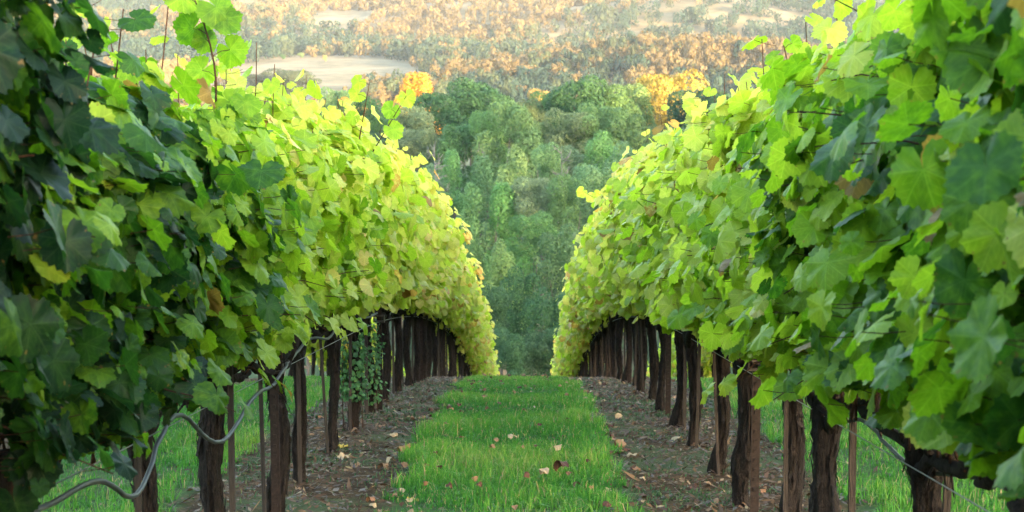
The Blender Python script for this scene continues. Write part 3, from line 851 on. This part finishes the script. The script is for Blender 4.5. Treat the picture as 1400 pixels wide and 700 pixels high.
for px, py, tint, s, lab in ((700, 622, PALE, 1.0, "pale tan curled leaf alone in the middle of the grass aisle"), (768, 668, BROWN, 1.35, "large dark brown leaf lying in the grass at the bottom"),
        (746, 676, PALE, .95, "pale pinkish leaf beside the large dark brown leaf in the grass"), (764, 640, PALE, .9, "pale crumpled leaf in the grass right of the aisle centre"),
        (716, 585, TAN, 1.0, "upright tan leaf tuft in the grass up the aisle"), (930, 612, PALE, 1.5, "big pale cream leaf on soil near the right row trunks"),
        (955, 616, YELLOW, 1.0, "yellow leaf beside the big pale cream leaf"), (463, 622, YELLOW, 1.2, "yellow leaf on soil at the foot of a left row stake"),
        (455, 608, YELLOW, .9, "smaller yellow leaf just behind another on the left soil"), (462, 640, PALE, 1.3, "pale flat leaf on bare soil in front of the left trunks"),
        (550, 630, (.36, .17, .06), 1.5, "heap-edge orange brown leaf at the left grass border"), (850, 622, TAN, 1.4, "tan leaf at the right grass border"),
        (868, 634, PALE, 1.3, "long pale leaf lying on soil right of the grass border"), (565, 582, TAN, 1.3, "wide tan leaf on the left soil strip midway"),
        (560, 700, YELLOW, 1.1, "yellow leaf at the very bottom of the grass left side")):
    x, y = ground_at_px(px, py)
    fallen(x, y, tint, s, lab, "fallen leaves singled out", .085 if -0.6 < x < .45 else .015, .5)
for k in range(170):
    side = rnd.choice(("left", "right"))
    c = -1.36 if side == "left" else 1.20
    edge = -.74 if side == "left" else .60
    x = rnd.gauss(edge, .10) if rnd.random() < .62 else c + rnd.uniform(-.5, .6)
    y = 7.5 + 15 * rnd.random() ** 1.3
    fallen(x, y, rnd.choice((TAN, TAN, BROWN, BROWN, (.28, .14, .07), PALE, (.33, .2, .12))), rnd.uniform(.55, 1.05),
           f"small curled dry leaf on the soil strip along the {side} row", f"dry fallen leaves on the {side} soil strip")
for k in range(70):
    x, y = rnd.uniform(-.65, .48), 8.5 + 13 * rnd.random()
    fallen(x, y, rnd.choice((TAN, TAN, BROWN, BROWN, (.16, .09, .045))), rnd.uniform(.4, .75), "small dry leaf caught in the grass of the aisle", "small dry leaves in the aisle grass", .075, .6)

# green creeper on two trunks of the left row
for k, (px, d, z0, z1, lab) in enumerate(((478, 12.85, .25, .72, "green creeper climbing the eighth trunk of the left row"), (503, 14.2, .1, .8, "small-leaved creeper covering the ninth trunk of the left row"))):
    rng = np.random.default_rng(60 + k)
    x0, y0 = VINES[("left", 7 + k)][0].location[:2]
    n = 420
    a = rng.uniform(0, 6.28, n); r = .075 + np.abs(rng.normal(0, .035, n)); z = rng.uniform(z0, z1, n)
    P = np.stack([r * np.cos(a), r * np.sin(a), z], -1); N = np.stack([np.cos(a), np.sin(a), rng.uniform(0, 1, n)], -1) + rng.normal(0, .4, (n, 3)); D = rng.normal(0, 1, (n, 3)) - (0, 0, .6)
    V, T, Q, luv, m = leaves_geo(P, N, D, rng.uniform(.012, .026, n), TPL_LO, rng)
    cr = link("creeper", None, None, (x0, y0, gz(x0, y0))); tag(cr, lab, "creeper", "creepers on trunks")
    link("foliage", mesh_from("foliage", V, [T, Q], [M_CREEPER], {'v': np.repeat(rng.random(n), m)}), cr)
    mb = MB()
    for q in range(7):
        s = np.linspace(0, 1, 12); aa = rng.uniform(0, 6.28) + 2.5 * s * rng.choice((-1, 1))
        mb.tube(np.stack([.078 * np.cos(aa), .078 * np.sin(aa), z1 * s], -1), .0025, 4)
    link("stem", mb.mesh("stem", [M_CANE]), cr)

# ------------------------------------------------------------------ trees of the wood below the vineyard
def crown_geo(lobes, n, size, rng, keep_inner=0.12, jitter=.55):
    C = np.array([l[:3] for l in lobes]); R = np.array([l[3] for l in lobes]); Z = np.array([l[4] if len(l) > 4 else 1.0 for l in lobes])
    p = R ** 2 * Z; p /= p.sum()
    i = rng.choice(len(lobes), n, p=p)
    d = norm(rng.normal(0, 1, (n, 3)) + np.array([0, 0, .25]))
    f = np.where(rng.random(n) < .8, rng.uniform(.86, 1.08, n), rng.uniform(.5, .9, n))
    P = C[i] + d * (R[i] * f)[:, None] * np.stack([np.ones(n), np.ones(n), Z[i]], -1)
    inside = np.zeros(n, bool)
    for c, r, zz in zip(C, R, Z):
        q = (P - c) / np.array([1, 1, zz]); inside |= (np.linalg.norm(q, axis=1) < .78 * r)
    k = ~inside | (rng.random(n) < keep_inner)
    P, d, i = P[k], d[k], i[k]; n = len(P)
    N = norm(d + rng.normal(0, jitter, (n, 3)))
    a = norm(np.cross(N, rng.normal(0, 1, (n, 3)))); b = np.cross(N, a)
    s = rng.uniform(*size, n)[:, None]
    e = rng.uniform(.55, 1.1, (n, 1))
    k0, k1 = rng.uniform(.4, 1, (n, 1)), rng.uniform(.4, 1, (n, 1))
    V = np.stack([P - a * s, P - b * s * e * k0, P + a * s, P + b * s * e * k1], 1).reshape(-1, 3)
    Q = np.arange(n)[:, None] * 4 + np.array([[0, 1, 2, 3]])
    lobe_v = rng.random(len(lobes))
    v = np.clip(.30 * lobe_v[i] + .7 * rng.random(n), 0, 1)
    return V, Q, np.repeat(v, 4)

def lobes_for(kind, rng):
    L = []
    if kind == 'oak':                     # 13 wide, 13 tall, rounded clumps
        for k in range(26):
            a = rng.uniform(0, 6.28); z = rng.uniform(3.2, 10.8); w = 5.2 * math.sqrt(max(.05, 1 - ((z - 6.2) / 6.0) ** 2)); r = w * rng.uniform(.45, 1) if k > 4 else w * .3
            L.append((r * math.cos(a), r * math.sin(a), z, rng.uniform(1.3, 2.5), .85))
        H, W = 13, 13
    elif kind == 'broad':                 # 11 wide, 17 tall
        for k in range(30):
            a = rng.uniform(0, 6.28); z = rng.uniform(2.5, 15.0); w = 4.2 * math.sqrt(max(.05, 1 - ((z - 8.5) / 8.2) ** 2)); r = w * rng.uniform(.4, 1)
            L.append((r * math.cos(a), r * math.sin(a), z, rng.uniform(1.1, 2.1), 1.15))
        H, W = 17, 11
    else:                                 # plume: upright sprays, 8 wide, 21 tall
        for k in range(34):
            a = rng.uniform(0, 6.28); z = rng.uniform(2.5, 18.5); w = 3.2 * min(1.0, (20.5 - z) / 9) * (.55 + .45 * min(1, z / 6)); r = w * rng.uniform(.3, 1)
            L.append((r * math.cos(a), r * math.sin(a), z, rng.uniform(.7, 1.25), 2.0))
        H, W = 21, 8
    return L, H, W

def limb_mesh(lobes, H, rng, mat, r0, nb=14):
    mb = MB()
    s = np.linspace(0, 1, 9)
    th = H * .62
    mb.tube(np.stack([.25 * np.sin(3 * s), .25 * np.sin(2 * s + 1), -.6 + (th + .6) * s], -1), r0 * (1.15 - .85 * s), 8)
    for k in range(nb):
        c = lobes[int(rng.integers(len(lobes)))]; f = rng.uniform(.25, .9)
        p = np.array([.25 * math.sin(3 * f), .25 * math.sin(2 * f + 1), -.6 + (th + .6) * f]); e = np.array(c[:3])
        m_ = (p + e) / 2 + rng.normal(0, .35, 3) + (0, 0, -.2)
        mb.tube(np.stack([p, m_, e]), [r0 * .42, r0 * .26, r0 * .10], 5)
    return mb.mesh("trunk", [mat])

KIND = {}
for kind, cnt in (('oak', 4), ('broad', 5), ('plume', 4)):
    for q in range(cnt):
        rng = np.random.default_rng(hash((len(kind), q)) % 1000 + 5)
        L, H, W = lobes_for(kind, rng)
        V, Q, v = crown_geo(L, 17000, (.12, .27) if kind != 'plume' else (.10, .23), rng, jitter=.40)
        cm = mesh_from("crown", V, [Q], [M_CROWN], {'v': v}, False)
        KIND[(kind, q)] = (cm, limb_mesh(L, H, rng, M_TRUNK, .34), H, W)
NK = {'oak': 4, 'broad': 5, 'plume': 4}

DARK, MIDG, GREY, LIGHT, LIME, OLIVE, GOLD, AMBER = (.032, .080, .032), (.076, .148, .046), (.125, .180, .085), (.115, .215, .066), (.175, .280, .085), (.105, .145, .055), (.40, .24, .030), (.30, .19, .035)
def tree(x, y, top, width, kind, tint, label, group):
    g = gz(x, y)
    q = rnd.randrange(NK[kind])
    cm, tm, H, W = KIND[(kind, q)]
    sz = max(.35, (top - g) / H); sw = width / W
    t = link("tree", None, None, (x, y, g), (0, 0, rnd.uniform(0, 6.28)), (sw, sw, sz))
    tag(t, label, "tree", group)
    cz = min(sz, sw * rnd.uniform(1.0, 1.25)) / sz
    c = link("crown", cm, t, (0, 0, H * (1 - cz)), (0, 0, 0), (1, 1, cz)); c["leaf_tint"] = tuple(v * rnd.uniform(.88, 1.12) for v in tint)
    link("trunk", tm, t)

TREES = [  # px, top py, width px, depth, kind, tint, label or None
 (524, 150, 75, 236, 'oak', MIDG, None), (560, 138, 70, 232, 'oak', GREY, None), (604, 116, 92, 240, 'oak', DARK, "broad dark green oak at the top edge of the wood, right of the golden tree"),
 (645, 104, 88, 246, 'oak', DARK, "dark rounded oak on the skyline of the wood above the pale green tree"), (688, 122, 70, 250, 'oak', MIDG, None), (722, 128, 66, 248, 'broad', OLIVE, None),
 (752, 114, 60, 255, 'oak', MIDG, None), (792, 100, 92, 250, 'oak', DARK, "large dark oak crowning the top centre of the wood"), (835, 106, 70, 252, 'oak', MIDG, None), (868, 114, 60, 258, 'broad', OLIVE, None),
 (905, 88, 96, 278, 'oak', AMBER, "tall oak tinted sunlit gold at the right skyline of the wood"), (945, 108, 64, 256, 'oak', DARK, None), (978, 112, 78, 250, 'oak', DARK, "wide dark oak at the right end of the wood's skyline"), (1016, 118, 60, 252, 'oak', MIDG, None), (1052, 124, 60, 256, 'oak', MIDG, None),  # amber tint carries the sunlit gold of the tall oak
 (573, 89, 76, 292, 'plume', GOLD, "golden yellow autumn tree lit by the sun, behind the wood at the field edge"), (548, 122, 42, 288, 'plume', GOLD, "smaller golden tree left of the tall golden autumn tree"),
 (740, 118, 44, 330, 'oak', (.30, .20, .06), "small tree tinted sunlit orange just behind the middle of the wood"), (1076, 108, 74, 340, 'oak', (.28, .17, .06), "tree tinted sunlit orange beside the right vine row top"), (480, 132, 60, 330, 'oak', (.26, .17, .06), "bush-like tree tinted sunlit orange over the left vine tops"),  # sunlit orange of these trees is put into their leaf tints
 (530, 188, 70, 205, 'broad', MIDG, None), (572, 165, 74, 210, 'oak', GREY, None), (620, 162, 70, 212, 'broad', MIDG, None), (668, 146, 60, 205, 'broad', LIGHT, None), (692, 128, 86, 200, 'broad', LIGHT, "large bright green tree left of centre in the wood"),
 (742, 152, 62, 212, 'oak', OLIVE, None), (782, 142, 64, 208, 'oak', GREY, None), (818, 128, 74, 210, 'oak', LIGHT, None), (858, 152, 66, 208, 'broad', MIDG, None), (900, 160, 66, 212, 'oak', OLIVE, None), (938, 165, 60, 206, 'broad', MIDG, None), (975, 158, 60, 204, 'oak', GREY, None), (1010, 162, 60, 206, 'oak', MIDG, None),
 (548, 232, 66, 178, 'broad', MIDG, None), (590, 215, 60, 182, 'oak', GREY, None), (622, 190, 46, 178, 'plume', LIGHT, "pointed light green tree standing left of the bright green one"), (656, 196, 60, 176, 'plume', LIGHT, None), (700, 172, 76, 172, 'plume', LIME, "tall feathery lime green tree in the centre of the wood"),
 (742, 196, 60, 176, 'broad', LIGHT, None), (778, 190, 70, 182, 'oak', GREY, "grey-green rounded tree with pale forked trunk in the wood"), (822, 178, 64, 178, 'broad', LIGHT, None), (862, 192, 66, 176, 'broad', GREY, None), (902, 188, 62, 180, 'broad', MIDG, None), (942, 196, 60, 178, 'broad', MIDG, None), (984, 190, 66, 178, 'broad', GREY, None),
 (570, 280, 60, 156, 'oak', MIDG, None), (608, 262, 66, 152, 'broad', MIDG, None), (648, 242, 58, 150, 'plume', LIGHT, None), (690, 232, 70, 150, 'plume', LIGHT, None), (734, 228, 66, 152, 'oak', GREY, None), (776, 236, 62, 148, 'broad', MIDG, None), (818, 226, 74, 152, 'broad', GREY, None), (862, 236, 80, 150, 'broad', LIGHT, None), (908, 232, 60, 152, 'broad', MIDG, None), (950, 244, 60, 150, 'broad', GREY, None),
 (612, 330, 60, 132, 'broad', DARK, None), (650, 318, 50, 128, 'plume', MIDG, None), (690, 306, 58, 126, 'plume', LIGHT, "pale green feathery tree low in the centre of the wood"), (728, 292, 60, 130, 'oak', MIDG, None), (768, 300, 66, 128, 'broad', MIDG, None), (808, 312, 62, 130, 'broad', GREY, None), (850, 300, 60, 132, 'broad', MIDG, None), (892, 306, 60, 132, 'broad', MIDG, None),
 (640, 400, 56, 112, 'broad', DARK, None), (676, 386, 56, 110, 'oak', DARK, None), (712, 372, 56, 112, 'broad', DARK, None), (750, 384, 60, 110, 'broad', DARK, None), (790, 392, 58, 111, 'broad', MIDG, None), (700, 440, 50, 103, 'oak', DARK, None), (735, 452, 54, 102, 'oak', DARK, None), (668, 452, 50, 103, 'oak', DARK, None), (770, 446, 54, 103, 'oak', DARK, None),
]
KNAME = {'oak': "rounded", 'broad': "tall leafy", 'plume': "feathery upright"}
TNAME = {DARK: "dark green", MIDG: "mid green", GREY: "grey-green", LIGHT: "light green", LIME: "lime green", OLIVE: "olive green", AMBER: "amber", GOLD: "golden"}
for px, py, w, d, kind, tint, lab in TREES:
    x, _, z = at_px(px, py, d)
    zone = "along the skyline of the wood" if d > 225 else "in the upper wood" if d > 165 else "in the middle of the wood" if d > 120 else "at the foot of the wood behind the grass crest"
    tree(x, d + rnd.uniform(-4, 4), z, w / F_PX * d * 1.28, kind, tint, lab or f"{KNAME[kind]} {TNAME[tint]} tree {zone}", "trees of the wooded slope")
for d, top in ((240, 122), (212, 165), (180, 205), (152, 255), (128, 320)):   # the wood goes on behind the rows
    for px in list(range(330, 520, 46)) + list(range(1050, 1330, 46)):
        if d < 150 and not (430 < px < 1150): continue
        x, _, z = at_px(px + rnd.uniform(-14, 14), top + rnd.uniform(-14, 22), d + rnd.uniform(-8, 8))
        tree(x, d, z, 70 / F_PX * d, rnd.choice(('oak', 'broad')), rnd.choice((DARK, MIDG, GREY, LIGHT)), "tree of the wood mostly hidden behind the vine rows", "trees behind the vine rows")

def dead_tree(px, py, d, h, label):
    x, _, z = at_px(px, py, d)
    rng = np.random.default_rng(px)
    mb = MB(); g = z - h
    s = np.linspace(0, 1, 8)
    mb.tube(np.stack([.3 * np.sin(4 * s), 0 * s, h * s], -1), .22 - .19 * s, 6)
    for k in range(26):
        f = rng.uniform(.35, 1); a = rng.uniform(0, 6.28); l = rng.uniform(.6, 2.0) * (1.25 - f * .7)
        p = np.array([.3 * math.sin(4 * f), 0, h * f]); e = p + np.array([l * math.cos(a), l * math.sin(a), l * rng.uniform(.3, 1)])
        mb.tube(np.stack([p, (p + e) / 2 + rng.normal(0, .15, 3), e]), [.08, .05, .02], 4)
        for q in range(3):
            p2 = p + (e - p) * rng.uniform(.4, 1); e2 = p2 + rng.normal(0, .5, 3) + (0, 0, .4)
            mb.tube(np.stack([p2, (p2 + e2) / 2, e2]), [.04, .03, .015], 3)
    zg = gz(x, d)
    t = link("dead_tree", mb.mesh("dead_tree", [M_DEADWOOD]), None, (x, d, g))
    tag(t, label, "dead tree")
dead_tree(596, 196, 168, 22, "bare grey dead tree standing among the left part of the wood")
dead_tree(770, 204, 170, 22, "bare pale dead tree among the centre of the wood")

# ------------------------------------------------------------------ far hillsides
def build_far():
    rng = np.random.default_rng(4242)
    tpl = []
    for q in range(6):
        L = [(rng.normal(0, .34), rng.normal(0, .34), rng.uniform(.35, .95), rng.uniform(.28, .5), .85) for _ in range(9)]
        tpl.append([crown_geo(L, n, {600: (.06, .13), 240: (.08, .18), 90: (.12, .25)}[n], np.random.default_rng(q), .05, .13) for n in (600, 240, 90)])
    N = 33000
    d = np.sqrt(rng.uniform(400 ** 2, 3600 ** 2, N)); d = np.where(rng.random(N) < .5, rng.uniform(400, 2000, N), d)
    x = d * rng.uniform(-.42, .42, N)
    px = 722 + x / d * F_PX
    dens = fbm2(x, d, 31, .011, 3)
    wx, wd = 26 * fbm2(x, d, 91, .02, 2), 55 * fbm2(x, d, 92, .02, 2)
    def patch(cx, cd, rx, rd): return ((x + wx - cx) / rx) ** 2 + ((d + wd - cd) / rd) ** 2 < 1
    bare = patch(-120, 930, 62, 170) | patch(-165, 850, 55, 120) | patch(-80, 850, 45, 120) | patch(-95, 740, 42, 110) | patch(-470, 1800, 150, 130) | patch(-150, 1400, 40, 70) | patch(215, 1950, 30, 70)
    keep = ~bare & (rng.random(N) < np.clip(.90 + .8 * dens + .5 * (d > 1600), .2, 1))
    keep &= (d > 560) | (px < 560) | (px > 1010)
    x, d = x[keep], d[keep]
    z = ground_z(x, d)
    n = len(x)
    print("far trees", n)
    sw = rng.uniform(3.0, 7.0, n) * np.where(d > 2000, 1.25, 1); sh = rng.uniform(5.5, 11, n)
    rot = rng.uniform(0, 6.28, n)
    pal = np.array([(.034, .074, .052), (.070, .100, .052), (.185, .140, .060), (.23, .165, .066)])  # species tones with warm sunlight and cool shade put into the tints
    mixn = fbm2(x, d, 37, .02, 2)
    mixn = fbm2(x, d * .6, 37, .013, 3) + .10 * np.clip((-x / d) / .15, -1, 1) + rng.normal(0, .13, n)
    ci = np.where(mixn > .0, 2, np.where(mixn > -.12, 1, 0)) + (rng.random(n) < .25) * (mixn > 0)
    tint = 0.52 * pal[ci] * rng.uniform(.8, 1.2, (n, 1))
    single = []
    V_, Q_, v_, t_, off = [], [], [], [], 0
    lod = np.where(d < 880, 0, np.where(d < 1600, 1, 2)); print('lods', [(lod == q).sum() for q in range(3)]); which = rng.integers(0, 6, n)
    for l in range(3):
        for w in range(6):
            s = np.where((lod == l) & (which == w))[0]
            if not len(s): continue
            V, Q, v = tpl[w][l]; c, sn = np.cos(rot[s]), np.sin(rot[s])
            X = (V[None, :, 0] * c[:, None] - V[None, :, 1] * sn[:, None]) * sw[s][:, None] + x[s][:, None]
            Y = (V[None, :, 0] * sn[:, None] + V[None, :, 1] * c[:, None]) * sw[s][:, None] + d[s][:, None]
            Z = V[None, :, 2] * sh[s][:, None] + z[s][:, None] - .8
            V_.append(np.stack([X, Y, Z], -1).reshape(-1, 3))
            Q_.append((Q[None] + (np.arange(len(s)) * len(V))[:, None, None]).reshape(-1, 4) + off)
            v_.append(np.tile(v, len(s))); t_.append(np.repeat(tint[s], len(V), axis=0)); off += len(s) * len(V)
    me = mesh_from("far_woods", np.concatenate(V_), [np.concatenate(Q_)], [M_FARCROWN], {'v': np.concatenate(v_), 'leaf_tint': np.concatenate(t_)}, False)
    tag(link("far_woods", me), "hazy woods covering the far hillsides, tinted sunlit orange in patches", "woods", kind="stuff")
build_far()

FIELD = [(400, 92, 92, 700, (.05, .075, .04), "broad dark oak clump in front of the pale field"), (352, 98, 54, 720, (.06, .08, .04), "smaller dark oak left of the broad one before the pale field"),
         (497, 112, 50, 640, (.06, .085, .045), "grey-green tree at the lower right edge of the pale field"), (450, 128, 60, 560, MIDG, "dark tree just above the left vine tops below the pale field"), (300, 82, 46, 900, (.2, .15, .06), "tan tree left of the pale field"), (235, 78, 60, 800, (.22, .16, .07), "large pale tan tree left of the field beside the tall shoot"),
         (388, 77, 9, 1060, DARK, "tiny dark lone tree standing out on the pale field"), (413, 74, 11, 1075, OLIVE, "tiny round lone tree on the pale field, right of the darker one"), (446, 79, 9, 1040, (.3, .2, .07), "tiny tan lone bush on the pale field")]
for px, py, w, d, tint, lab in FIELD:
    x, _, z = at_px(px, py, d)
    g = gz(x, d); wm = w / F_PX * d
    tree(x, d, max(z, g + wm * .55), wm, 'oak', tint, lab, "trees around the pale field")

# a pale-roofed house far off on the shaded hillside
hx, _, hz = at_px(1031, 46, 1500)
hg = gz(hx, 1500)
h = link("house", None, None, (hx, 1500, max(hg, hz - 6)))
tag(h, "tiny pale-roofed house in the trees on the far shaded hillside", "house")
mb = MB(); mb.box((-5, -3, -6), (5, 3, 4)); link("wall", mb.mesh("wall", [plain("house_wall", (.5, .48, .44))], False), h)
mb = MB(); mb.add([(-5.6, -3.6, 3.9), (5.6, -3.6, 3.9), (5.6, 3.6, 3.9), (-5.6, 3.6, 3.9), (-5.6, 0, 6.2), (5.6, 0, 6.2)], [[(0, 1, 5, 4), (2, 3, 4, 5), (0, 3, 2, 1)], [(0, 4, 3), (1, 2, 5)]])
link("roof", mb.mesh("roof", [plain("house_roof", (.75, .75, .75))], False), h)

# ------------------------------------------------------------------ haze
def build_haze():
    m = bpy.data.materials.new("haze"); m.use_nodes = True
    t = m.node_tree; t.nodes.clear()
    o = t.nodes.new('ShaderNodeOutputMaterial'); v = t.nodes.new('ShaderNodeVolumePrincipled')
    v.inputs['Color'].default_value = (.78, .88, .97, 1); v.inputs['Density'].default_value = HAZE
    v.inputs['Anisotropy'].default_value = 0.0
    t.links.new(v.outputs[0], o.inputs['Volume'])
    mb = MB(); mb.box((-1720, -1170, -90), (1720, 3640, 205))
    tag(link("haze", mb.mesh("haze", [m], False)), "pale haze hanging over the valley", "haze", kind="stuff")
HAZE = 0.000064
build_haze()
print("objects", len(scene.objects), "tris", sum(len(o.data.polygons) for o in scene.objects if o.type == 'MESH'))
